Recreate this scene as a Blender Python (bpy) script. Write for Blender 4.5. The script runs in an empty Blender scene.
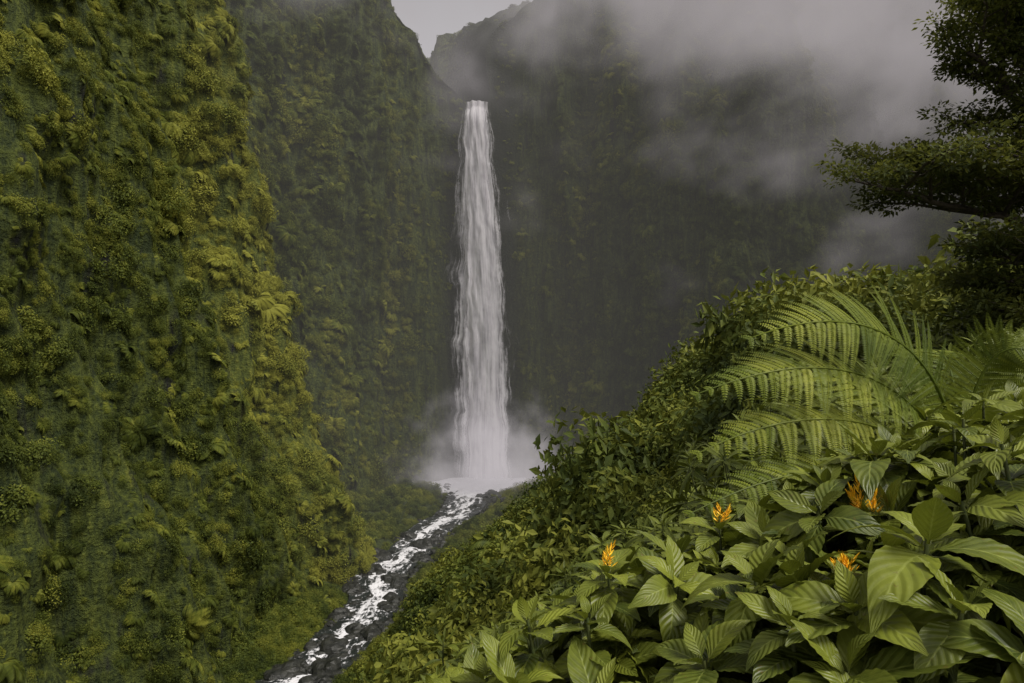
import bpy, math, numpy as np
from mathutils import Vector, Matrix, Quaternion
rng = np.random.default_rng(7)
R = math.radians
scene = bpy.context.scene

# ------------------------------------------------------------ noise
TB = rng.random((32,32,32))
def vnoise(p):
    p = np.asarray(p, float); i = np.floor(p).astype(int); f = p-i; f = f*f*(3-2*f)
    i0 = i % 32; i1 = (i+1) % 32
    x0,y0,z0 = i0.T; x1,y1,z1 = i1.T; fx,fy,fz = f.T
    a = TB[x0,y0,z0]*(1-fx)+TB[x1,y0,z0]*fx; b = TB[x0,y1,z0]*(1-fx)+TB[x1,y1,z0]*fx
    c = TB[x0,y0,z1]*(1-fx)+TB[x1,y0,z1]*fx; d = TB[x0,y1,z1]*(1-fx)+TB[x1,y1,z1]*fx
    return (a*(1-fy)+b*fy)*(1-fz)+(c*(1-fy)+d*fy)*fz
def fbm(p, o=4):
    s=0; a=1; t=0; p=np.asarray(p,float)
    for k in range(o):
        s = s+a*vnoise(p*2**k+17.3*k); t+=a; a*=.5
    return s/t

# ------------------------------------------------------------ mesh helpers (quads only)
def mk(name, V, F, mat, uv=None, val=None, smooth=True, parent=None, link=True):
    V=np.asarray(V,np.float32); F=np.asarray(F,np.int32)
    me=bpy.data.meshes.new(name)
    me.vertices.add(len(V)); me.vertices.foreach_set("co",V.ravel())
    me.loops.add(F.size); me.loops.foreach_set("vertex_index",F.ravel())
    me.polygons.add(len(F)); me.polygons.foreach_set("loop_start",np.arange(len(F),dtype=np.int32)*4)
    me.polygons.foreach_set("use_smooth",np.full(len(F),smooth))
    me.update(calc_edges=True)
    if uv is not None:
        l=me.uv_layers.new(name="UVMap"); l.data.foreach_set("uv",np.asarray(uv,np.float32)[F.ravel()].ravel())
    if val is not None:
        a=me.attributes.new("lv","FLOAT","POINT"); a.data.foreach_set("value",np.asarray(val,np.float32))
    me.validate()
    if mat: me.materials.append(mat)
    ob=bpy.data.objects.new(name,me)
    if link: scene.collection.objects.link(ob)
    if parent: ob.parent=parent
    return ob
class Acc:
    def __init__(s): s.V=[];s.F=[];s.U=[];s.L=[];s.n=0
    def add(s,V,F,U=None,L=None):
        V=np.asarray(V,float).reshape(-1,3)
        s.V.append(V); s.F.append(np.asarray(F)+s.n); s.n+=len(V)
        s.U.append(np.zeros((len(V),2)) if U is None else U)
        s.L.append(np.zeros(len(V)) if L is None else (np.full(len(V),L) if np.isscalar(L) else L))
    def get(s): return np.concatenate(s.V),np.concatenate(s.F),np.concatenate(s.U),np.concatenate(s.L)
    def mk(s,name,mat,**k):
        V,F,U,L=s.get(); return mk(name,V,F,mat,uv=U,val=L,**k)
def gridF(nu,nv):
    i,j=np.meshgrid(np.arange(nu-1),np.arange(nv-1),indexing='ij'); a=(i*nv+j).ravel()
    return np.stack([a,a+1,a+nv+1,a+nv],1)
def nrm(a): return a/np.maximum(np.linalg.norm(a,axis=-1,keepdims=True),1e-9)
def frames(f,n,s):
    f=nrm(f); n=nrm(n-(n*f).sum(-1,keepdims=True)*f); x=np.cross(f,n)
    return np.stack([x,f,n],-1)*np.asarray(s).reshape(-1,1,1)
def inst(T,F,M,P):
    N=len(P); V=np.einsum('nij,kj->nki',M,T)+P[:,None,:]
    return V.reshape(-1,3),(F[None]+(np.arange(N)*len(T))[:,None,None]).reshape(-1,4)
DT=np.array([[0,0,0],[.5,.45,.03],[0,1,-.08],[-.5,.45,.03]],float); DF=np.array([[0,1,2,3]])
def diamonds(P,f,n,L,W):
    T=DT.copy(); T[:,0]*=W/float(np.mean(L)); M=frames(f,n,L if not np.isscalar(L) else np.full(len(P),L)); 
    return inst(T,DF,M,P)
def tube(pts,r0,r1,n=7):
    pts=np.asarray(pts,float); t=nrm(np.gradient(pts,axis=0)); ref=np.array([.31,.2,.93]) if abs(t[0][2])<.9 else np.array([1,.1,0])
    a=nrm(np.cross(t,ref)); b=np.cross(t,a); r=np.linspace(r0,r1,len(pts))[:,None,None]
    an=np.linspace(0,2*np.pi,n+1); 
    V=pts[:,None]+r*(a[:,None]*np.cos(an)[None,:,None]+b[:,None]*np.sin(an)[None,:,None])
    return V.reshape(-1,3),gridF(len(pts),n+1)
def bez(P,n):
    P=[np.array(p,float) for p in P]; t=np.linspace(0,1,n)[:,None]
    return (1-t)**3*P[0]+3*(1-t)**2*t*P[1]+3*(1-t)*t*t*P[2]+t**3*P[3]

# ------------------------------------------------------------ materials
class NT:
    def __init__(s,name,vol=False):
        s.m=bpy.data.materials.new(name); s.m.use_nodes=True; s.t=s.m.node_tree; s.t.nodes.clear()
        s.o=s.n('ShaderNodeOutputMaterial')
    def n(s,ty,ins=None,**k):
        nd=s.t.nodes.new(ty)
        for a,v in k.items(): setattr(nd,a,v)
        for a,v in (ins or {}).items():
            sk=nd.inputs[a]
            if hasattr(v,'is_output'): s.t.links.new(v,sk)
            else: sk.default_value=v
        return nd
    def math(s,op,a,b=0.0,clamp=False):
        return s.n('ShaderNodeMath',{0:a,1:b},operation=op,use_clamp=clamp).outputs[0]
    def mr(s,v,a,b,c,d,smooth=False):
        return s.n('ShaderNodeMapRange',{'Value':v,'From Min':a,'From Max':b,'To Min':c,'To Max':d},interpolation_type='SMOOTHSTEP' if smooth else 'LINEAR').outputs[0]
    def noise(s,vec,scale,detail=3,rough=.55,dist=0):
        return s.n('ShaderNodeTexNoise',{'Vector':vec,'Scale':scale,'Detail':detail,'Roughness':rough,'Distortion':dist}).outputs[0]
    def mix(s,f,a,b):
        nd=s.t.nodes.new('ShaderNodeMix'); nd.data_type='RGBA'
        for i,v in ((0,f),(6,a),(7,b)):
            if hasattr(v,'is_output'): s.t.links.new(v,nd.inputs[i])
            else: nd.inputs[i].default_value=v
        return nd.outputs[2]
    def scalev(s,vec,sc):
        return s.n('ShaderNodeVectorMath',{0:vec,1:sc},operation='MULTIPLY').outputs[0]
    def out(s,sh,vol=False): s.t.links.new(sh,s.o.inputs['Volume' if vol else 'Surface']); return s.m
def C(r,g,b): return (r,g,b,1)

def spur_highlight(t,pos):
    # highlight along the left wall's spur crest, painted into the colour
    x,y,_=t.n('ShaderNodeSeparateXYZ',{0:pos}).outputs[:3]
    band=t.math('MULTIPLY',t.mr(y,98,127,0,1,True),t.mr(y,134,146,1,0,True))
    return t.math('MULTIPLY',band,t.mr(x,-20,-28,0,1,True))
def foliage_mat(name,dark,mid,bright,patch=.035,trans=.3,rough=.6,useattr=False,spec=.2,zs=1.0,sp_=False):
    t=NT(name); pos=t.n('ShaderNodeNewGeometry').outputs['Position']
    rnd=t.n('ShaderNodeObjectInfo').outputs['Random']
    big=t.noise(t.scalev(pos,(1,1,zs)),patch,3,.6); sm=t.noise(t.scalev(pos,(1,1,.5+.5*zs)),.5,3,.7)
    f=t.mr(big,.38,.62,0,1)
    f=t.math('ADD',t.math('MULTIPLY',f,.6),t.math('MULTIPLY',rnd,.34))
    f=t.math('ADD',f,t.mr(sm,.35,.7,-.14,.3))
    if useattr:
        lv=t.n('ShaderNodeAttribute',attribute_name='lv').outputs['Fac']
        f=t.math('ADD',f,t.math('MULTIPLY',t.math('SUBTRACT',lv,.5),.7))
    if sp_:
        st_=t.noise(t.scalev(pos,(1,1,.1)),.55,3,.6)
        f=t.math('ADD',f,t.mr(st_,.35,.65,-.2,.12))
        f=t.math('ADD',t.math('SUBTRACT',f,.05),t.math('MULTIPLY',spur_highlight(t,pos),.40))
    c=t.mix(t.mr(f,.05,.5,0,1),dark,mid); c=t.mix(t.mr(f,.5,1.05,0,1),c,bright)
    p=t.n('ShaderNodeBsdfPrincipled',{'Base Color':c,'Roughness':rough,'Specular IOR Level':spec})
    tr=t.n('ShaderNodeBsdfTranslucent',{'Color':t.mix(.5,c,bright)})
    return t.out(t.n('ShaderNodeMixShader',{0:trans,1:p.outputs[0],2:tr.outputs[0]}).outputs[0])

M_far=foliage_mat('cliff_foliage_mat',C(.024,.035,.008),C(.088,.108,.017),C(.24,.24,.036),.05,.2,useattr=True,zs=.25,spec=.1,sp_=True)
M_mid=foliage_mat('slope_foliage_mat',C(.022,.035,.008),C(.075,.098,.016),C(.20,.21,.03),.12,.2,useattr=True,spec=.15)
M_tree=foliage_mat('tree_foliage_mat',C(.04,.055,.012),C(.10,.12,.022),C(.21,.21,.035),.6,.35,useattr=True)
M_fern=foliage_mat('fern_mat',C(.065,.095,.010),C(.135,.17,.017),C(.25,.27,.03),.8,.28,.5,useattr=True)

def leaf_mat(name,dark,bright):
    t=NT(name); uv=t.n('ShaderNodeUVMap',uv_map='UVMap').outputs[0]
    sp=t.n('ShaderNodeSeparateXYZ',{0:uv}); u=t.math('ABSOLUTE',t.math('SUBTRACT',sp.outputs[0],.5)); v=sp.outputs[1]
    mid=t.mr(u,.012,.035,1,0,True)
    ph=t.math('FRACT',t.math('SUBTRACT',t.math('MULTIPLY',v,8.0),t.math('MULTIPLY',u,4.5)))
    d=t.math('ABSOLUTE',t.math('SUBTRACT',ph,.5))
    lat=t.mr(d,.0,.08,.5,0,True)
    vein=t.math('MAXIMUM',mid,lat)
    lv=t.n('ShaderNodeAttribute',attribute_name='lv').outputs['Fac']
    pos=t.n('ShaderNodeNewGeometry').outputs['Position']
    ns=t.noise(pos,9,4,.65); ob=t.n('ShaderNodeObjectInfo').outputs['Random']
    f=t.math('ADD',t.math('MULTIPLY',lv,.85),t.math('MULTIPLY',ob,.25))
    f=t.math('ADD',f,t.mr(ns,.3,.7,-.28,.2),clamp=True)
    c=t.mix(f,dark,bright)
    c=t.mix(t.math('MULTIPLY',t.math('MULTIPLY',u,2.0),.25),c,C(.13,.15,.014))
    c=t.mix(t.math('MULTIPLY',vein,.5),c,C(.27,.31,.07))
    blem=t.noise(pos,38,3,.7); c=t.mix(t.mr(blem,.63,.71,0,.75),c,C(.12,.085,.02))
    hgt=t.math('ADD',t.mr(d,0,.5,0,1,True),t.math('MULTIPLY',t.noise(pos,60,2),.4))
    bp=t.n('ShaderNodeBump',{'Height':hgt,'Strength':.5,'Distance':.005})
    p=t.n('ShaderNodeBsdfPrincipled',{'Base Color':c,'Roughness':t.mr(ns,.3,.7,.34,.5),'Specular IOR Level':.3,'Normal':bp.outputs[0]})
    tr=t.n('ShaderNodeBsdfTranslucent',{'Color':t.mix(.4,c,C(.26,.31,.02))})
    return t.out(t.n('ShaderNodeMixShader',{0:.16,1:p.outputs[0],2:tr.outputs[0]}).outputs[0])
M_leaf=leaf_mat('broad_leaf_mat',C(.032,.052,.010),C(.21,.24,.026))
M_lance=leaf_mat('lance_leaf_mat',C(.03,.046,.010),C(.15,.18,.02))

def simple(name,c1,c2,scale,rough=.8,bump=.5,bd=.1,spec=.3):
    t=NT(name); pos=t.n('ShaderNodeNewGeometry').outputs['Position']
    n=t.noise(pos,scale,6,.65); c=t.mix(t.mr(n,.35,.65,0,1),c1,c2)
    b=t.n('ShaderNodeBump',{'Height':n,'Strength':bump,'Distance':bd})
    return t.out(t.n('ShaderNodeBsdfPrincipled',{'Base Color':c,'Roughness':rough,'Normal':b.outputs[0],'Specular IOR Level':spec}).outputs[0])
M_bark=simple('bark_mat',C(.03,.024,.018),C(.09,.075,.05),9,.9,.8,.03)
M_stem=simple('stem_mat',C(.04,.06,.015),C(.08,.09,.025),20,.6,.3,.01)
M_soil=simple('soil_moss_mat',C(.014,.02,.006),C(.04,.052,.011),1.2,.95,.8,.2)
M_rock=simple('wet_rock_mat',C(.008,.009,.008),C(.035,.036,.03),1.1,.45,.9,.25,.35)
M_flower=simple('orange_bract_mat',C(.88,.42,.01),C(.95,.66,.04),30,.5,.2,.005)

t=NT('mossy_cliff_mat'); pos=t.n('ShaderNodeNewGeometry').outputs['Position']
n1=t.noise(t.scalev(pos,(.5,.5,.09)),.7,4,.65); n2=t.noise(pos,1.6,4,.72); n3=t.noise(t.scalev(pos,(1,1,.12)),.9,4,.7)
f=t.math('ADD',t.math('ADD',t.mr(n3,.3,.7,-.12,.62),t.mr(n2,.35,.7,-.1,.35)),t.math('MULTIPLY',spur_highlight(t,pos),.3))
c=t.mix(t.mr(f,.1,.55,0,1),C(.020,.030,.008),C(.07,.087,.015)); c=t.mix(t.mr(f,.55,1.1,0,1),c,C(.18,.185,.028))
c=t.mix(t.mr(n1,.30,.44,1,0),c,C(.013,.014,.012))
x_,y_,z_=t.n('ShaderNodeSeparateXYZ',{0:pos}).outputs[:3]
wet=t.math('MULTIPLY',t.mr(t.math('ABSOLUTE',t.math('ADD',x_,9.5)),8,15,1,0,True),t.mr(y_,194,200,0,1,True))
c=t.mix(t.math('MULTIPLY',wet,.85),c,C(.014,.017,.012))
b=t.n('ShaderNodeBump',{'Height':t.math('ADD',n2,n3),'Strength':1,'Distance':.9})
M_cliff=t.out(t.n('ShaderNodeBsdfPrincipled',{'Base Color':c,'Roughness':.8,'Specular IOR Level':.2,'Normal':b.outputs[0]}).outputs[0])

# ------------------------------------------------------------ gorge wall
CT=np.array([
(-46,20,-85,15,95),(-42,50,-78,48,95),(-38,80,-74,80,98),(-33,108,-71,108,100),(-27,130,-68,127,104),
(-34,146,-81,141,108),(-39,165,-74,169,110),(-34,181,-60,189,110),(-26,193,-42,203,108),(-18,202,-22.5,211,84),
(-14.5,206,-15,213,75),(-9,208,-10.5,212,70),(-3.5,206,-7,213,77),(1,203,-8,218,94),(12,200,1,219,106),
(30,189,26,212,116),(52,167,64,194,122),(92,168,112,200,128),(125,138,150,165,130),(150,105,185,120,130)],float)
def catmull(P,n):
    k=len(P); s=np.linspace(0,k-1-1e-6,n); i=s.astype(int); f=(s-i)[:,None]
    g=lambda j:P[np.clip(j,0,k-1)]
    a,b_,c_,d=g(i-1),g(i),g(i+1),g(i+2)
    return .5*((2*b_)+(c_-a)*f+(2*a-5*b_+4*c_-d)*f*f+(3*b_-a-3*c_+d)*f**3)
NS,NTv=600,230
cc=catmull(CT,NS)
dl=np.r_[0,np.cumsum(np.linalg.norm(np.diff(cc[:,:2],axis=0),axis=1)+.5*np.linalg.norm(np.diff(cc[:,2:4],axis=0),axis=1))]
u=np.linspace(0,dl[-1],NS); cc=np.stack([np.interp(u,dl,cc[:,k]) for k in range(5)],1)
tt=np.r_[np.linspace(0,1,NTv-30),1+np.linspace(.01,.6,30)]
B=cc[:,None,0:2]; T_=cc[:,None,2:4]; zt=cc[:,None,4]; tc=np.clip(tt,0,1)[None,:]
h=(tc+.035*np.sin(2*np.pi*tc))[...,None]
XY=B+(T_-B)*h; Z=-50+(zt+50)*tc
ex=np.clip(tt-1,0,None)[None,:]
dirn=nrm(T_-B+1e-6); XY=XY+dirn*ex[...,None]*110; Z=Z+ex*14
G=np.concatenate([XY,Z[...,None]],-1)
du=np.gradient(G,axis=0); dv=np.gradient(G,axis=1); N=nrm(np.cross(dv,du))
chk=N[NS//4,NTv//3]; 
if chk[0]<0: N=-N
P=G.reshape(-1,3); 
pv=P*np.array([1/20,1/20,1/62]); pm=P/np.array([8,8,15.]); ps=P/3.2
d=13*(fbm(pv,3)-.5)+6.5*(fbm(pm+9,3)-.5)+1.6*(fbm(ps+3,2)-.5)
d-=4.2*np.abs(fbm(P*np.array([1/11,1/11,1/60])+5,2)-.5)*4-1.7
d-=2.6*np.abs(fbm(P*np.array([1/4.5,1/4.5,1/38])+11,2)-.5)*4-1.0
fx=np.hypot(P[:,0]+9.5,(P[:,1]-208)*.7); att=np.clip((fx-7)/22,0.06,1); d=d*att
GW=(G.reshape(-1,3)+N.reshape(-1,3)*d[:,None])
cliff=mk('gorge_cliff',GW,gridF(NS,NTv),M_cliff)

# ------------------------------------------------------------ terrain
RP=np.array([(-9,203),(-9.5,192),(-11.5,180),(-13,168),(-18.5,153),(-21,139),(-24.5,126),(-23,114),(-25,102),(-27,93),(-31,85),(-33,72),(-36,50),(-38,20)],float)
rp=catmull(RP,300)
def floorz(y): return -41-(200-np.asarray(y))*.036
def ground(x,y):
    x=np.asarray(x,float); y=np.asarray(y,float)
    c=np.interp(y,[-20,0,3,8,25,50,80,100,112,135],[-1.2,-1.75,-2.05,-4.3,-12,-22.5,-28.3,-30,-37,-64])
    s=np.interp(y,[0,4,20,60,95],[.42,.5,1.1,1.08,.82]); x0=np.minimum(1+.36*np.clip(y,0,None),np.interp(y,[50,90],[18,27]))
    z=c+s*np.minimum(x,x0)+.16*np.clip(x-x0,0,None)
    q=np.stack([x.ravel(),y.ravel(),0*x.ravel()],1)
    am=np.clip(y/25,0.05,1)
    z=z+am*(6.5*(fbm(q/12+3,3).reshape(x.shape)-.5))+.12*(fbm(q*1.5,2).reshape(x.shape)-.5)
    fl=floorz(y)+1.6*(fbm(q/5,3).reshape(x.shape)-.45)
    i=np.argmin(np.abs(rp[None,:,1]-y.reshape(-1,1)),1); rx=rp[i,0].reshape(x.shape)
    dd=np.abs(x-rx); wid=np.interp(y,[150,185,195],[4,5,15]); k=np.clip((dd-wid)/5,0,1)
    fl=(floorz(y)-.9)*(1-k)+(fl+.8*k+np.clip(dd-wid-3,0,30)*.12)*k
    z=np.maximum(z,fl)+np.log1p(np.exp(-np.abs(z-fl)*1.2))*.8*k
    return z
gy=np.r_[np.linspace(-40,0,12)[:-1],np.linspace(0,12,60)[:-1],np.linspace(12,60,110)[:-1],np.linspace(60,300,200)]
sx=np.linspace(-1,1,300); gx=np.sinh(sx*4.2)/np.sinh(4.2)*210
GY,GX=np.meshgrid(gy,gx,indexing='ij'); GZ=ground(GX,GY)
mk('ground',np.stack([GX,GY,GZ],-1).reshape(-1,3),gridF(len(gy),len(gx)),M_soil)

# ------------------------------------------------------------ river
t=NT('river_mat'); tc_=t.n('ShaderNodeUVMap',uv_map='UVMap').outputs[0]
pos=t.n('ShaderNodeNewGeometry').outputs['Position']
f1=t.noise(t.scalev(tc_,(1,.3,1)),.5,6,.72,.8); f2=t.noise(pos,1.1,4,.7)
sy=t.n('ShaderNodeSeparateXYZ',{0:pos}).outputs[1]
near=t.mr(sy,178,196,0,.3,True)
au=t.math('ABSOLUTE',t.n('ShaderNodeSeparateXYZ',{0:tc_}).outputs[0]); cen=t.mr(au,0,5,.05,-.06)
ff=t.math('ADD',t.math('ADD',t.math('ADD',t.math('MULTIPLY',f1,.6),t.math('MULTIPLY',f2,.4)),near),cen)
foam=t.mr(ff,.483,.56,0,1,True)
b=t.n('ShaderNodeBump',{'Height':ff,'Strength':1,'Distance':.8})
c=t.mix(foam,C(.018,.022,.02),C(.72,.72,.75))
M_river=t.out(t.n('ShaderNodeBsdfPrincipled',{'Base Color':c,'Roughness':t.mr(foam,0,1,.3,.7),'Specular IOR Level':.3,'Normal':b.outputs[0]}).outputs[0])
nw=25; tg=nrm(np.gradient(rp,axis=0)); sd=np.stack([tg[:,1],-tg[:,0]],1)
w=np.interp(rp[:,1],[20,100,150,180,190,200],[4.6,4.6,4.6,5.5,13,16]); q=np.linspace(-1,1,nw)
V=np.zeros((len(rp),nw,3)); V[...,:2]=rp[:,None]+sd[:,None]*(q[None,:,None]*w[:,None,None]); 
V[...,2]=floorz(rp[:,1])[:,None]+.35
al=np.r_[0,np.cumsum(np.linalg.norm(np.diff(rp,axis=0),axis=1))]
V[...,2]+=1.2*(fbm(V.reshape(-1,3)/2.2,3).reshape(len(rp),nw)-.5)
UV=np.stack([np.broadcast_to(q[None]*w[:,None],(len(rp),nw)),np.broadcast_to(al[:,None],(len(rp),nw))],-1).reshape(-1,2)
mk('river',V.reshape(-1,3),gridF(len(rp),nw),M_river,uv=UV)

# ------------------------------------------------------------ GN scatter
def scatter(name,P,AX,SC,srcs,idx,spin=None,parent=None):
    col=bpy.data.collections.new(name+'_parts')
    for o in srcs: col.objects.link(o)
    n=len(P); eul=np.zeros((n,3)); sp=rng.random(n)*6.283 if spin is None else spin
    for i in range(n):
        qz=Vector(AX[i]).to_track_quat('Z','Y') @ Quaternion((0,0,1),sp[i]); e=qz.to_euler(); eul[i]=(e.x,e.y,e.z)
    me=bpy.data.meshes.new(name); me.vertices.add(n); me.vertices.foreach_set('co',np.asarray(P,np.float32).ravel())
    a=me.attributes.new('rot','FLOAT_VECTOR','POINT'); a.data.foreach_set('vector',eul.astype(np.float32).ravel())
    S=np.asarray(SC,np.float32); S=np.repeat(S[:,None],3,1) if S.ndim==1 else S
    a=me.attributes.new('scl','FLOAT_VECTOR','POINT'); a.data.foreach_set('vector',S.ravel())
    a=me.attributes.new('idx','INT','POINT'); a.data.foreach_set('value',np.asarray(idx,np.int32))
    ob=bpy.data.objects.new(name,me); scene.collection.objects.link(ob)
    g=bpy.data.node_groups.new(name,'GeometryNodeTree')
    g.interface.new_socket('Geometry',in_out='INPUT',socket_type='NodeSocketGeometry'); g.interface.new_socket('Geometry',in_out='OUTPUT',socket_type='NodeSocketGeometry')
    nd=g.nodes.new; gi=nd('NodeGroupInput'); go=nd('NodeGroupOutput'); ip=nd('GeometryNodeInstanceOnPoints'); ci=nd('GeometryNodeCollectionInfo')
    ci.inputs['Collection'].default_value=col; ci.inputs['Separate Children'].default_value=True; ci.inputs['Reset Children'].default_value=True
    def na(nm,ty):
        k=nd('GeometryNodeInputNamedAttribute'); k.data_type=ty; k.inputs['Name'].default_value=nm; return [o for o in k.outputs if o.enabled and o.name=='Attribute'][0]
    er=nd('FunctionNodeEulerToRotation'); L=g.links.new
    L(gi.outputs[0],ip.inputs['Points']); L(ci.outputs[0],ip.inputs['Instance']); ip.inputs['Pick Instance'].default_value=True
    L(na('rot','FLOAT_VECTOR'),er.inputs[0]); L(er.outputs[0],ip.inputs['Rotation']); L(na('scl','FLOAT_VECTOR'),ip.inputs['Scale']); L(na('idx','INT'),ip.inputs['Instance Index'])
    L(ip.outputs[0],go.inputs[0]); md=ob.modifiers.new('scatter','NODES'); md.node_group=g
    return ob

def bush(name,mat,n=1100,lobes=8,L=.15,W=.075,flat=.8):
    lc=nrm(rng.normal(size=(lobes,3))+[0,0,.5]); lc[:,2]=np.abs(lc[:,2]); lc=lc*rng.uniform(.3,.75,(lobes,1)); lr=rng.uniform(.28,.5,lobes)
    i=rng.integers(0,lobes,n); dr=nrm(rng.normal(size=(n,3))+[0,0,.45]); P=lc[i]+dr*(lr[i]*rng.uniform(.75,1.12,n))[:,None]
    P[:,2]*=flat; n_=nrm(dr+rng.normal(size=(n,3))*.55+[0,0,.4]); f=nrm(np.cross(n_,rng.normal(size=(n,3)))+dr*.5-np.array([0,0,.35]))
    V,F=diamonds(P,f,n_,L*rng.uniform(.6,1.3,n),W*1.0)
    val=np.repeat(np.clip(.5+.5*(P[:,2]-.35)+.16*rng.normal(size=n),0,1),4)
    return mk(name,V,F,mat,val=val,smooth=False,link=False)
def fernclump(name,mat,nf=13,L=1.1):
    A=Acc()
    for k in range(nf):
        az=rng.random()*6.283; el=rng.uniform(.5,1.1); d=np.array([math.cos(az),math.sin(az),0]); l=L*rng.uniform(.7,1.1)
        pts=bez([(0,0,0),d*l*.3+[0,0,l*.5*el],d*l*.8+[0,0,l*.5*el],d*l*1.05+[0,0,-.1]],22)[2:]
        tg_=nrm(np.gradient(pts,axis=0)); sd_=nrm(np.cross(tg_,[0,0,1])); 
        for sgn in (-1,1):
            ln=.32*np.sin(np.linspace(.5,3.0,len(pts)))+.04; f=sd_*sgn+tg_*.45-np.array([0,0,.35]); nn=np.cross(sd_,tg_)
            nn=nn*np.sign(nn[:,2:3]+1e-6); V,F=diamonds(pts,f,nn,ln,.07); A.add(V,F,L=np.repeat(np.clip(rng.normal(.6,.1,len(pts)),0,1),4))
    return A.mk(name,mat,smooth=False,link=False)

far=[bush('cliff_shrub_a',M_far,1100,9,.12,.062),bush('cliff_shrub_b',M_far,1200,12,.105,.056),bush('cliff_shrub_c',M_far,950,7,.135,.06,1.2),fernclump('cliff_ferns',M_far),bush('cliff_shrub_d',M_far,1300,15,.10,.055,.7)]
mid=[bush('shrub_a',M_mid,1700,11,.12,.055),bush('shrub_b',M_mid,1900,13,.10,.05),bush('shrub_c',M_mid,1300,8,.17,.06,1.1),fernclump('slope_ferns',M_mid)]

def sample(Gr,n,Nn=None):
    a=Gr[:-1,:-1];b_=Gr[1:,:-1];c_=Gr[1:,1:];d_=Gr[:-1,1:]
    cr=np.cross(c_-a,d_-b_); ar=np.linalg.norm(cr,axis=-1).ravel(); nn=nrm(cr).reshape(-1,3)
    k=rng.choice(len(ar),n,p=ar/ar.sum()); u_,v_=rng.random((2,n,1))
    a,b_,c_,d_=[q_.reshape(-1,3)[k] for q_ in (a,b_,c_,d_)]
    return (a*(1-u_)+b_*u_)*(1-v_)+(d_*(1-u_)+c_*u_)*v_, nn[k]
GR=GW.reshape(NS,NTv,3)
P,Nn=sample(GR,54000)
ref=sample(GR[NS//4:NS//4+3],50)[1].mean(0); 
if ref[0]<0: Nn=-Nn
y=P[:,1]; keep=(y>28)&(np.abs(P[:,0])<y*.84+4)&(P[:,2]<y*.54+6)&(P[:,2]>-45)
keep&=~((P[:,0]>25)&(P[:,2]<-18))&~((P[:,0]>70)&(P[:,2]<-5))
fd=np.abs(P[:,0]+9.5); near_fall=(y>198)&(fd<np.interp(P[:,2],[-45,0,60,75],[12,10.5,6.5,4.5]))
keep&=~near_fall
keep&=rng.random(len(P))<np.clip(1.35-(y-80)/150,.5,1)
P=P[keep];Nn=Nn[keep]; n=len(P)
sc=rng.uniform(.6,1.6,n); bigm=rng.random(n)<.12; sc[bigm]*=1.8; sc*=np.interp(P[:,1],[60,100,200],[.8,1,1.15])
pn=fbm(P/9+40,2); sc*=.5+1.1*pn
fd=np.abs(P[:,0]+9.5); sc=np.where((P[:,1]>192)&(fd<20),sc*.6,sc)
ix=rng.choice(5,n,p=[.27,.27,.16,.04,.26]); sc=np.where(ix==3,np.minimum(sc,.75),sc)
S=np.stack([sc,sc,sc*rng.uniform(.8,1.3,n)],1)
AX=nrm(Nn*.9+[0,0,.5]+rng.normal(size=(n,3))*.2)
print('cliff plants',n)
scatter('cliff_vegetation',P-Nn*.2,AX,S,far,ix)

# slope + valley floor vegetation
n=20000; py=6+(rng.random(n)**1.25)*112; px=rng.uniform(-.5,.88,n)*py+rng.uniform(-3,3,n)
n2_=4200; py=np.r_[py,rng.uniform(75,202,n2_)]; px=np.r_[px,rng.uniform(-42,16,n2_)]; n+=n2_
pz=ground(px,py); i=np.argmin(np.abs(rp[None,:,1]-py[:,None]),1); rd=np.abs(px-rp[i,0])
keep=(rd>np.interp(py,[60,150,185,195],[4.4,4.6,7,14]))&((px>-.34*py-1)|(py>75))&((py<118)|(px<16))
px,py,pz,rd=px[keep],py[keep],pz[keep],rd[keep]; n=len(px)
sc=np.interp(py,[6,12,30,80],[.45,.65,1.1,1.55])*rng.uniform(.5,1.4,n); sc*=np.where((rng.random(n)<.11)&(py>16),rng.uniform(1.8,2.8,n),1)
onfloor=pz<floorz(py)+5; sc=np.where(onfloor,np.minimum(sc*.75,.5+rd*.12),sc)
Pp=np.stack([px,py,pz+.05],1)
AX=nrm(np.stack([-.3+0*px,-.15+0*px,1+0*px],1)+rng.normal(size=(n,3))*.2)
SS=np.stack([sc,sc,sc*rng.uniform(.8,1.5,n)],1)
scatter('slope_vegetation',Pp,AX,SS,mid,rng.choice(4,n,p=[.36,.36,.18,.10]))
print('slope plants',n)

# boulders
def boulder(name,seed):
    a=np.linspace(0,np.pi,13); b_=np.linspace(0,2*np.pi,19); A_,B_=np.meshgrid(a,b_,indexing='ij')
    V=np.stack([np.sin(A_)*np.cos(B_),np.sin(A_)*np.sin(B_),np.cos(A_)],-1).reshape(-1,3); V=V*(.65+.8*(fbm(V*1.3+seed*7.7+20,3)-.2))[:,None]; V=V*[1,.8,.6]
    return mk(name,V,gridF(13,19),M_rock,smooth=False,link=False)
n=680; i=rng.integers(0,270,n); off=rng.normal(size=n)*.3+.8*rng.choice([-1,1],n)*(rng.random(n)<.7); off=np.where((np.abs(off)<.45)&(np.arange(n)%2==0),off+.8,off); ww=np.interp(rp[i,1],[150,185,195],[4.6,6,14])
P=np.stack([rp[i,0]+off*ww,rp[i,1]+rng.normal(size=n),0*off],1); P[:,2]=np.maximum(ground(P[:,0],P[:,1]),floorz(P[:,1])-.3)+.1
k=~((P[:,1]>186)&(np.abs(P[:,0]+9)<9)); P=P[k]; n=len(P)
sc=rng.gamma(2.2,.36,n)+.3
scatter('river_boulders',P,np.tile([0,0,1.],(n,1))+rng.normal(size=(n,3))*.15,sc,[boulder('boulder_a',1),boulder('boulder_b',2),boulder('boulder_c',3)],rng.integers(0,3,n))

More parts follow.
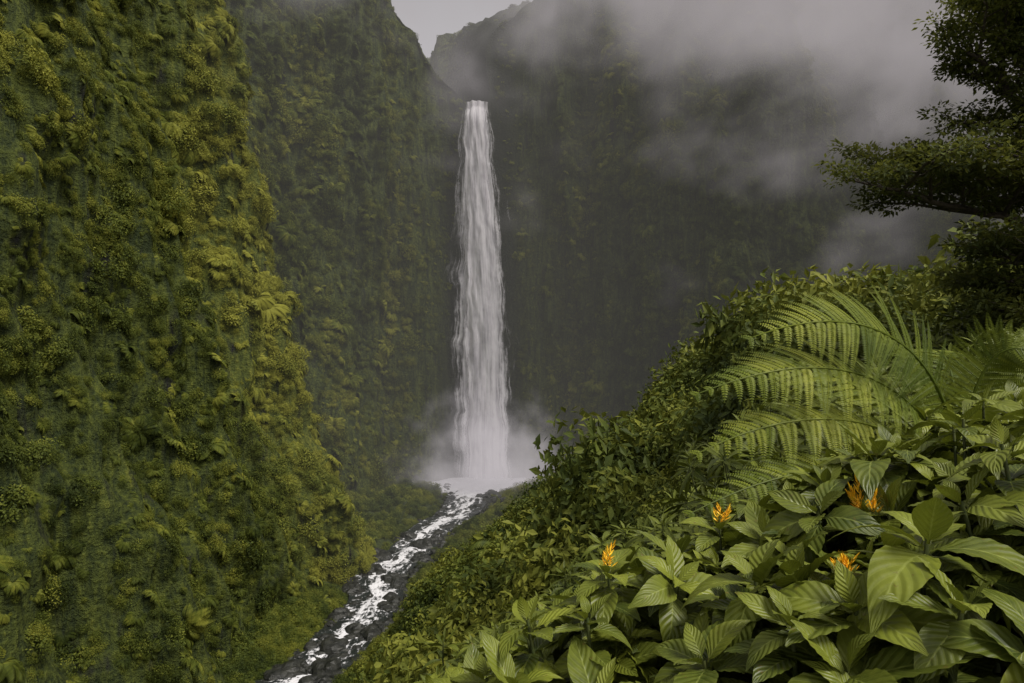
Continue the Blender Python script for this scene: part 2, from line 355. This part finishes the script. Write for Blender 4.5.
# ------------------------------------------------------------ waterfall
def fall_mat(name,dens,seed):
    t=NT(name); uv=t.n('ShaderNodeUVMap',uv_map='UVMap').outputs[0]; sp=t.n('ShaderNodeSeparateXYZ',{0:uv})
    uo=t.n('ShaderNodeVectorMath',{0:uv,1:(seed,seed*3,0)},operation='ADD').outputs[0]
    s1=t.noise(t.scalev(uo,(4.5,.7,1)),1,5,.6,.15); s2=t.noise(t.scalev(uo,(20,1.6,1)),1,5,.62,.15); s3=t.noise(t.scalev(uo,(3,5,1)),1,4,.65,.5)
    au=t.math('ABSOLUTE',sp.outputs[0]); ed=t.mr(au,.30,1,1,-.55)
    st=t.math('ADD',t.math('MULTIPLY',s1,.5),t.math('ADD',t.math('MULTIPLY',s2,.32),t.math('MULTIPLY',s3,.18)))
    al=t.math('ADD',t.math('MULTIPLY',ed,dens),t.math('MULTIPLY',t.math('SUBTRACT',st,.5),4.4))
    al=t.mr(al,.0,.9,0,1,True)
    c=t.mix(t.mr(st,.38,.55,0,1),C(.50,.48,.52),C(.97,.95,.97))
    b=t.n('ShaderNodeBump',{'Height':st,'Strength':.6,'Distance':1.0})
    df=t.n('ShaderNodeBsdfDiffuse',{'Color':c,'Normal':b.outputs[0]}); tl=t.n('ShaderNodeBsdfTranslucent',{'Color':c})
    m=t.n('ShaderNodeMixShader',{0:.15,1:df.outputs[0],2:tl.outputs[0]}); tp=t.n('ShaderNodeBsdfTransparent')
    return t.out(t.n('ShaderNodeMixShader',{0:al,1:tp.outputs[0],2:m.outputs[0]}).outputs[0])
wf=bpy.data.objects.new('waterfall',None); scene.collection.objects.link(wf)
def fall(name,mat,y0,cx,hw,bul,zt_,zb,seed,amp):
    nr,nc=260,50; z=np.linspace(zt_,zb,nr); u_=np.linspace(-1,1,nc)
    ts=(71-z)/112; cxx=np.interp(ts,[p[0] for p in cx],[p[1] for p in cx]); hh=np.interp(ts,[p[0] for p in hw],[p[1] for p in hw])
    wob=1+.16*(fbm(np.stack([z/5,z*0+seed,z*0],1),3)-.5)*2
    X=cxx[:,None]+u_[None]*(hh*wob)[:,None]
    lip=np.clip(1-(71-z)/7,0,1)**2*5
    Y=y0+lip[:,None]-bul*(1-u_[None]**2)
    Q=np.stack([u_[None]*5+0*z[:,None],z[:,None]/11+0*u_[None],seed+0*X],-1).reshape(-1,3)
    Y=Y+amp*(fbm(Q,4).reshape(nr,nc)-.5)
    UV=np.stack([np.broadcast_to(u_[None],X.shape),np.broadcast_to((z/20)[:,None],X.shape)],-1).reshape(-1,2)
    mk(name,np.stack([X,Y,np.broadcast_to(z[:,None],X.shape)],-1).reshape(-1,3),gridF(nr,nc),mat,uv=UV,parent=wf)
fall('main_column',fall_mat('falling_water_mat',1.5,0),204.4,[(0,-10.9),(.3,-9.4),(.6,-8.1),(1,-7.6)],[(0,4.6),(.12,5.7),(.35,7.3),(.7,8.8),(1,10)],2.5,73,-42,3,2.5)
fall('outer_veil',fall_mat('water_veil_mat',.8,4.2),205.4,[(0,-10.8),(.3,-10.2),(.6,-9.9),(1,-9.2)],[(0,5.4),(.12,6.9),(.35,10.2),(.7,12),(1,13)],2.0,72.6,-42,9,3.5)

# ------------------------------------------------------------ mist volumes
def boxV(x0,x1,y0,y1,z0,z1):
    V=[(x,y,z) for x in (x0,x1) for y in (y0,y1) for z in (z0,z1)]
    F=[(0,1,3,2),(4,6,7,5),(0,4,5,1),(2,3,7,6),(0,2,6,4),(1,5,7,3)]; return V,F
def vol_end(t,dens,col):  # emission stands in for light scattered by the mist
    ab=t.n('ShaderNodeVolumeAbsorption',{'Color':C(0,0,0),'Density':dens}); em=t.n('ShaderNodeEmission',{'Color':col,'Strength':dens})
    return t.out(t.n('ShaderNodeAddShader',{0:ab.outputs[0],1:em.outputs[0]}).outputs[0],vol=True)
t=NT('haze_mat'); m=vol_end(t,.0011,C(.40,.385,.36)); V,F=boxV(-100,180,108,263,-52,137); mk('haze',V,F,m,smooth=False)
t=NT('cloud_mat'); oc=t.n('ShaderNodeTexCoord').outputs['Object']; sp=t.n('ShaderNodeSeparateXYZ',{0:oc}); X_,Y_,Z_=sp.outputs[:3]
n1=t.noise(t.scalev(oc,(1,.6,1.5)),.028,3,.6)
hh=t.math('ADD',t.math('ADD',Z_,t.mr(X_,-40,110,-26,54)),t.mr(n1,.28,.72,-56,56))
cl=t.math('MULTIPLY',t.mr(hh,64,156,0,.030,True),t.mr(Y_,124,150,0,1,True))
M_mist=vol_end(t,cl,C(.42,.385,.395)); M_mist.cycles.volume_step_rate=1.2
V,F=boxV(-84,168,123,234,4,130); mk('cloud',V,F,M_mist,smooth=False)
t=NT('spray_mat'); oc=t.n('ShaderNodeTexCoord').outputs['Object']
rel=t.n('ShaderNodeVectorMath',{0:t.n('ShaderNodeVectorMath',{0:oc,1:(-6,194,-42)},operation='SUBTRACT').outputs[0],1:(1/34,1/19,1/30)},operation='MULTIPLY').outputs[0]
ln=t.n('ShaderNodeVectorMath',{0:rel},operation='LENGTH').outputs[1]
ln=t.math('ADD',ln,t.mr(t.noise(oc,.10,4,.62),.3,.7,.42,-.30))
dn=t.mr(ln,.0,1,.095,0,True)
M_spray=vol_end(t,dn,C(.54,.50,.52)); V,F=boxV(-42,30,174,212,-46,-6); mk('spray_mist',V,F,M_spray,smooth=False); M_spray.cycles.volume_step_rate=.9

# ------------------------------------------------------------ broad leaf shrubs
def leafT(wd=.25,curl=.3,fold=.25,nu=12,nv=7,rip=.008):
    v=np.linspace(0,1,nu); q=np.linspace(-1,1,nv)
    wv=wd*np.where(v<.08,.08,np.sin(np.pi*np.clip((v-.06)/.94,0,1)**.85)**.85*(1-.25*v)+.0)
    wv=np.nan_to_num(wv); wv=np.maximum(wv,.012); X=wv[:,None]*q[None]; Yv=np.broadcast_to(v[:,None],X.shape)*1.0
    Zv=-curl*Yv**2.2+fold*np.abs(X)*(1-.4*Yv)+rip*np.sin(2*np.pi*(8*Yv-4.5*np.abs(q)[None]*.5))*np.abs(q)[None]
    Yv=Yv-curl*.35*Yv**3+0*X
    uv=np.stack([np.broadcast_to((q*.5+.5)[None],X.shape),np.broadcast_to(v[:,None],X.shape)],-1).reshape(-1,2)
    return np.stack([X,Yv,Zv],-1).reshape(-1,3),gridF(nu,nv),uv
BT=[leafT(.25,.25,nu=17),leafT(.27,.45,nu=17),leafT(.23,.12,.35,nu=17),leafT(.26,.65,.2,nu=17)]
LT=[leafT(.12,.25),leafT(.13,.5),leafT(.11,.1)]
def rosette(A,c,ax,Ls,TT,nl=9,lvb=.5):
    ax=nrm(np.array(ax,float)); e1=nrm(np.cross(ax,[.3,.9,.1])); e2=np.cross(ax,e1); a0=rng.random()*6.283
    for k in range(nl):
        fr=k/(nl-1); az=a0+k*2.4+rng.normal()*.15; th=R(18+72*fr**.7+rng.normal()*8); rad=e1*math.cos(az)+e2*math.sin(az)
        f=ax*math.cos(th)+rad*math.sin(th); n_=ax*math.sin(th)-rad*math.cos(th)
        n_=n_+rng.normal(size=3)*.15; L=Ls*(.45+.55*min(1,fr*1.8))*rng.uniform(.85,1.15)
        T,F,U=TT[rng.integers(len(TT))]; p=c-ax*.05*fr+rad*.01
        V,F2=inst(T,F,frames(f[None],n_[None],[L]),p[None])
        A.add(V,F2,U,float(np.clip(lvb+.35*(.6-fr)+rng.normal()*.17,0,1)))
def shrub(name,mat,TT,nr=9,Ls=.26,spread=.5,H=.9,nl=9):
    A=Acc(); S_=Acc()
    for k in range(nr):
        az=k*2.4+rng.normal()*.3; r=spread*math.sqrt((k+.3)/nr); top=np.array([r*math.cos(az),r*math.sin(az),H*(1-.45*(r/spread)**2)*rng.uniform(.85,1.05)])
        b0=np.array([r*.15*math.cos(az),r*.15*math.sin(az),-.15]); pts=bez([b0,b0+[0,0,H*.4],top-[0,0,H*.3],top],8)
        V,F=tube(pts,.012,.006,6); S_.add(V,F)
        ax=np.array([math.cos(az)*r*1.1,math.sin(az)*r*1.1,.8])+rng.normal(size=3)*.12
        rosette(A,top,ax,Ls*rng.uniform(.7,1.2),TT,nl,rng.uniform(.2,.7))
        for j in (3,4,5,6):
            for m in range(3):
                a_=rng.random()*6.283; f=np.array([math.cos(a_),math.sin(a_),.25]); T,F,U=TT[rng.integers(len(TT))]
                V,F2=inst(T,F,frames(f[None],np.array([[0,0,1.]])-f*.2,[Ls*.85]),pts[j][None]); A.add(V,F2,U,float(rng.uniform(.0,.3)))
    V,F,U,L=A.get(); me=mk(name,V,F,mat,uv=U,val=L,link=False).data
    V,F,U,L=S_.get(); ms=mk(name+'_stems',V,F,M_stem,link=False).data
    return me,ms
def put(name,meshes,x,y,s,rz,tilt=0,z=None):
    e=bpy.data.objects.new(name,meshes[0]); scene.collection.objects.link(e); z=float(ground(np.array([x]),np.array([y]))[0]) if z is None else z
    e.location=(x,y,z); e.rotation_euler=(tilt,-.12,rz); e.scale=(s,s,s)
    o=bpy.data.objects.new('stems',meshes[1]); scene.collection.objects.link(o); o.parent=e
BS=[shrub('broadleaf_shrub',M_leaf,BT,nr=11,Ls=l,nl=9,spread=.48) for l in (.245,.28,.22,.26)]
LS=[shrub('lanceleaf_shrub',M_lance,LT,nr=11,Ls=l,spread=.6,H=1.1,nl=12) for l in (.24,.30)]
cnt=0
yy=2.1
while yy<5.2:
    xx=-.22*yy-.35
    while xx<.85*yy:
        x=xx+rng.uniform(-.12,.12); y=yy+rng.uniform(-.12,.12)
        if not (x>1.5 and y>4.3 and rng.random()<.6):
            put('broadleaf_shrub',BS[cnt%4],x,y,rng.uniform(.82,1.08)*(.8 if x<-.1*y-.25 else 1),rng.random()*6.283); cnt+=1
        xx+=.43
    yy+=.43
k=0
for yy in np.arange(5.2,14,.95):
    for xx in np.arange(-.1*yy,.85*yy+1,.95):
        x=xx+rng.uniform(-.35,.35); y=yy+rng.uniform(-.35,.35); 
        if rng.random()<.75: put('lanceleaf_shrub',LS[k%2],x,y,rng.uniform(.8,1.4),rng.random()*6.283); k+=1
print('shrubs',cnt,k)

# ------------------------------------------------------------ tree fern
fern=bpy.data.objects.new('tree_fern',None); scene.collection.objects.link(fern)
def frond(ctrl,nrmv,maxp=.42,npn=26,name='frond'):
    A=Acc(); pts=bez(ctrl,60); V,F=tube(pts,.014,.003,6); A.add(V,F,L=.3)
    seg=pts[np.linspace(8,59,npn).astype(int)]; tg=nrm(np.gradient(pts,axis=0))[np.linspace(8,59,npn).astype(int)]
    nv=np.array(nrmv,float); 
    for i in range(npn):
        fr=i/(npn-1); L=maxp*(np.sin(np.pi*min(1,(fr*.80+.22)))**.8 if fr<.97 else .1)+.015; L*=rng.uniform(.88,1.08)
        nn=nrm(nv-(nv*tg[i]).sum()*tg[i]); sd=np.cross(tg[i],nn)
        for sg in (-1,1):
            d0=nrm(sd*sg+tg[i]*.42+rng.normal(size=3)*.06); m=max(6,int(L/.0125)); q=np.linspace(0.03,1,m)
            pp=seg[i]+d0*(q*L)[:,None]+np.array([0,0,-1])*(.22*L*q**2)[:,None]+tg[i]*(.15*L*q**2)[:,None]
            V,F=tube(pp[::max(1,m//6)] if m>12 else pp,.003,.001,4); A.add(V,F,L=.35)
            tp=nrm(np.gradient(pp,axis=0)); s2=np.cross(tp,nn)
            pl=.032*(1-q**2.2)*min(1,L/.3+.25)+.006
            lv=float(np.clip(rng.normal(.5,.22),0,1))
            for s3 in (-1,1):
                V,F=diamonds(pp,s2*s3+tp*.35-np.array([0,0,.12]),np.tile(nn,(m,1))+rng.normal(size=(m,3))*.15,pl,.012); A.add(V,F,L=lv)
    V,F,U,L=A.get(); mk(name,V,F,M_fern,val=L,smooth=False,parent=fern)
c0=(2.95,4.5,-.9)
frond([c0,(2.85,4.45,-.02),(2.2,4.2,.31),(1.40,4.0,.02)],(-.1,-.75,.65),.46,28)
frond([c0,(2.5,4.3,-.15),(1.85,4.0,.0),(1.06,3.9,-.30)],(0,-.6,.8),.43,27)
frond([(2.85,4.4,-.9),(2.3,4.1,-.42),(1.7,3.9,-.32),(1.04,3.8,-.62)],(0,-.55,.8),.36,25)
frond([(2.7,4.3,-1.0),(2.1,3.8,-.67),(1.6,3.7,-.6),(.92,3.5,-.88)],(0,-.5,.85),.30,23)
frond([c0,(3.0,4.5,-.25),(3.1,4.4,.05),(3.28,4.3,-.07)],(.2,-.85,.4),.38,20)
frond([c0,(3.2,4.9,-.1),(3.5,5.5,.1),(3.6,6.2,-.2)],(0,-.3,.9),.42,22)
frond([c0,(3.4,4.5,-.25),(4.0,4.5,-.1),(4.5,4.4,-.5)],(0,-.5,.8),.40,22)
frond([c0,(2.6,4.9,-.2),(2.2,5.6,.0),(1.7,6.2,-.35)],(0,-.4,.9),.40,22)
A=Acc(); zb=float(ground(np.array([3.0]),np.array([4.55]))[0]); V,F=tube(bez([(3.05,4.6,zb-.2),(3.0,4.55,zb+.1),(2.97,4.5,-1.1),(2.95,4.5,-.88)],8),.09,.06,10); A.add(V,F); A.mk('trunk',M_bark,parent=fern)

# strap-leaved plant
def strap(x,y,z,s,n=22):
    A=Acc()
    for k in range(n):
        az=k*2.4; el=rng.uniform(.2,1.2); d=np.array([math.cos(az)*math.cos(el),math.sin(az)*math.cos(el),math.sin(el)]); L=s*rng.uniform(.7,1.1)
        T,F,U=leafT(.06,.35,.3,14,5,.0); V,F2=inst(T,F,frames(d[None],np.array([[0,0,1.]])-d*.3+.01,[L]),np.array([[0,0,0.]])); A.add(V,F2,U,float(rng.uniform(.4,.9)))
    o=A.mk('strap_leaf_plant',M_leaf); o.location=(x,y,z)
strap(1.75,3.9,-.90,.5); strap(2.15,4.0,-.80,.45); strap(1.45,3.6,-.95,.4)

# ------------------------------------------------------------ orange flowers
def flower(x,y,z,s):
    A=Acc()
    for sp_ in range(5):
        off=np.array([rng.normal()*.018,rng.normal()*.018,rng.normal()*.012]); tip=np.array([rng.normal()*.42,rng.normal()*.42,1.]); tip=nrm(tip); h_=s*rng.uniform(.6,1.25)
        for k in range(14):
            fr=k/13; az=k*2.4; e=np.array([math.cos(az),math.sin(az),0]); th=1.0-.8*fr
            d=tip*math.cos(th)+e*math.sin(th); T,F,U=leafT(.12,-.15,.4,8,5,0)
            V,F2=inst(T,F,frames(d[None],(tip*math.sin(th)-e*math.cos(th))[None],[s*(.5-.2*fr)]),(off+tip*h_*fr)[None]); A.add(V,F2,U)
    V,F,U,L=A.get(); o=mk('orange_flower',V,F,M_flower); o.location=(x,y,z)
    V,F=tube([(0,0,.02),(.01,0,-.15),(0,.02,-.4),(.02,.04,-.8)],.005,.009,6); mk('stem',V,F,M_stem,parent=o)
    A=Acc(); rosette(A,np.array([0,0,-.035]),(0,-.1,1),.2,BT[:2],9,.6)
    for dz in (.16,.3,.45):
        for m in range(4):
            a_=rng.random()*6.283; f=np.array([math.cos(a_),math.sin(a_),.15]); T,F,U=BT[rng.integers(3)]
            V,F2=inst(T,F,frames(f[None],np.array([[0,0,1.]])-f*.2,[.22]),np.array([[0,.01,-dz]])); A.add(V,F2,U,float(rng.uniform(.1,.5)))
    A.mk('leaves',M_leaf,parent=o)
for (x,y,z,s) in [(.385,2.75,-.90,.07),(.97,3.2,-.84,.072),(1.45,2.8,-.70,.10),(1.14,2.35,-.80,.075),(1.63,2.6,-.82,.055)]: flower(x,y,z,s)

# ------------------------------------------------------------ rainforest tree
tree=bpy.data.objects.new('rainforest_tree',None); scene.collection.objects.link(tree)
W_=Acc(); LF=Acc()
def leaves(c,r,n):
    n=int(n*1.3)
    dr=nrm(rng.normal(size=(n,3))); P=c+dr*(r*rng.random((n,1))**.5)*[1,1,.45]
    n_=nrm(rng.normal(size=(n,3))*.5+[0,0,1]); f=nrm(dr*[1,1,.4]+rng.normal(size=(n,3))*.4)
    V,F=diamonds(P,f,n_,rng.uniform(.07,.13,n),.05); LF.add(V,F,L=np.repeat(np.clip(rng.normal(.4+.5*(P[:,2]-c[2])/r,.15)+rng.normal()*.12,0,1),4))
def branch(pts,r0,level):
    V,F=tube(pts,r0,r0*.35,7 if level<2 else 5); W_.add(V,F)
    if level==3: leaves(pts[-1],.30,50); leaves(pts[len(pts)//2],.22,24); return
    n=[0,10,6][level]; tg=nrm(np.gradient(pts,axis=0)); L=np.linalg.norm(pts[-1]-pts[0])
    for k in range(n):
        i=int(len(pts)*(.2+.78*k/n)); i=min(i,len(pts)-1); s=(-1)**k
        sd=nrm(np.cross(tg[i],[0,0,1])); up=rng.uniform(-.1,.6)
        d=nrm(sd*s*rng.uniform(.5,1.1)+tg[i]*rng.uniform(.3,.8)+np.array([0,0,up])); l=(L*.30+.25)*rng.uniform(.6,1.2) if level==1 else rng.uniform(.3,.65)
        p0=pts[i]; ps=bez([p0,p0+d*l*.3,p0+d*l*.7+[0,0,.08*l],p0+d*l+[0,0,-.02*l]],8)+rng.normal(size=(8,3))*.012*np.arange(8)[:,None]/4
        branch(ps,r0*.42,level+1)
    leaves(pts[-1],.30,50)
zb=float(ground(np.array([11.2]),np.array([12.8]))[0])
V,F=tube(bez([(11.2,12.8,zb-.4),(10.6,12.6,2),(9.9,12.2,4),(9.6,12,8.5)],20),.26,.1,12); W_.add(V,F)
for ctrl,r in [
 ([(10.6,12.6,1.9),(9.2,12.2,2.0),(7.6,11.8,2.4),(6.35,11.5,2.45)],.085),
 ([(10.5,12.5,2.4),(9.3,12.8,2.6),(8.4,13,2.9),(7.2,12.9,3.05)],.08),
 ([(10.2,12.4,3.2),(9.3,12,3.7),(8.7,11.8,4.4),(7.7,11.6,4.8)],.08),
 ([(10,12.2,3.9),(9.5,12.5,4.8),(9.1,12.6,5.5),(8.5,12.6,6.1)],.08),
 ([(9.9,12.2,4.6),(9.5,11.6,5.2),(9.0,11.2,5.5),(8.2,10.8,5.5)],.07),
 ([(10.8,12.6,1.3),(9.9,12,1.3),(9.2,11.6,1.5),(8.0,11.2,1.4)],.07),
 ([(10.6,12.6,2.2),(10.0,11.6,2.5),(9.4,10.9,2.8),(8.4,10.2,2.75)],.07),
 ([(10.9,12.7,.9),(10,12.6,.8),(9.4,12.4,.9),(8.5,12.0,.7)],.06),
 ([(10.5,12.6,2.8),(9.9,12.0,3.2),(9.6,11.6,3.5),(9.0,11.2,3.7)],.07),
 ([(11,12.6,.6),(10,11.8,.4),(9.2,11.2,.5),(8.2,10.8,.35)],.06),
 ([(10.3,12.4,3.0),(11,12,3.6),(12,11.6,4.2),(12.8,11.4,4.4)],.08),
 ([(9.8,12.1,5.0),(10.5,12.4,5.8),(11.4,12.8,6.4),(12.2,13,6.6)],.08)]:
    branch(bez(ctrl,26)+np.cumsum(rng.normal(size=(26,3))*.02,0),r,1)
V,F,U,L=W_.get(); mk('trunk_and_limbs',V,F,M_bark,parent=tree)
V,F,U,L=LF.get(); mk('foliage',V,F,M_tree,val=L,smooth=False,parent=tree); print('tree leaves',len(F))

# ------------------------------------------------------------ light, world, camera
el,az=R(57),R(126)
d=Vector((math.sin(az)*math.cos(el),math.cos(az)*math.cos(el),math.sin(el)))
sl=bpy.data.lights.new('sun','SUN'); sl.energy=4.0; sl.angle=R(20); sl.color=(1,.95,.86)
so=bpy.data.objects.new('sun',sl); scene.collection.objects.link(so); so.rotation_euler=d.to_track_quat('Z','Y').to_euler()
wd=bpy.data.worlds.new('World'); scene.world=wd; wd.use_nodes=True; nt=wd.node_tree; nt.nodes.clear()
sk=nt.nodes.new('ShaderNodeTexSky'); sk.sky_type='NISHITA'; sk.sun_disc=False; sk.sun_elevation=el; sk.sun_rotation=az
hs=nt.nodes.new('ShaderNodeHueSaturation'); hs.inputs['Saturation'].default_value=.12
mx=nt.nodes.new('ShaderNodeMix'); mx.data_type='RGBA'; mx.blend_type='MULTIPLY'; mx.inputs[0].default_value=1; mx.inputs[7].default_value=(1,.94,.94,1)
bg=nt.nodes.new('ShaderNodeBackground'); bg.inputs[1].default_value=.15; wo=nt.nodes.new('ShaderNodeOutputWorld')
nt.links.new(sk.outputs[0],hs.inputs['Color']); nt.links.new(hs.outputs[0],mx.inputs[6]); nt.links.new(mx.outputs[2],bg.inputs[0]); nt.links.new(bg.outputs[0],wo.inputs[0])
cd=bpy.data.cameras.new('camera'); cd.lens=24; cd.sensor_width=36; cd.clip_end=2000; cd.clip_start=.05
co=bpy.data.objects.new('camera',cd); scene.collection.objects.link(co); co.location=(0,0,0); co.rotation_euler=(R(90),0,0); scene.camera=co
scene.view_settings.view_transform='Standard'; scene.view_settings.look='None'; scene.view_settings.exposure=0
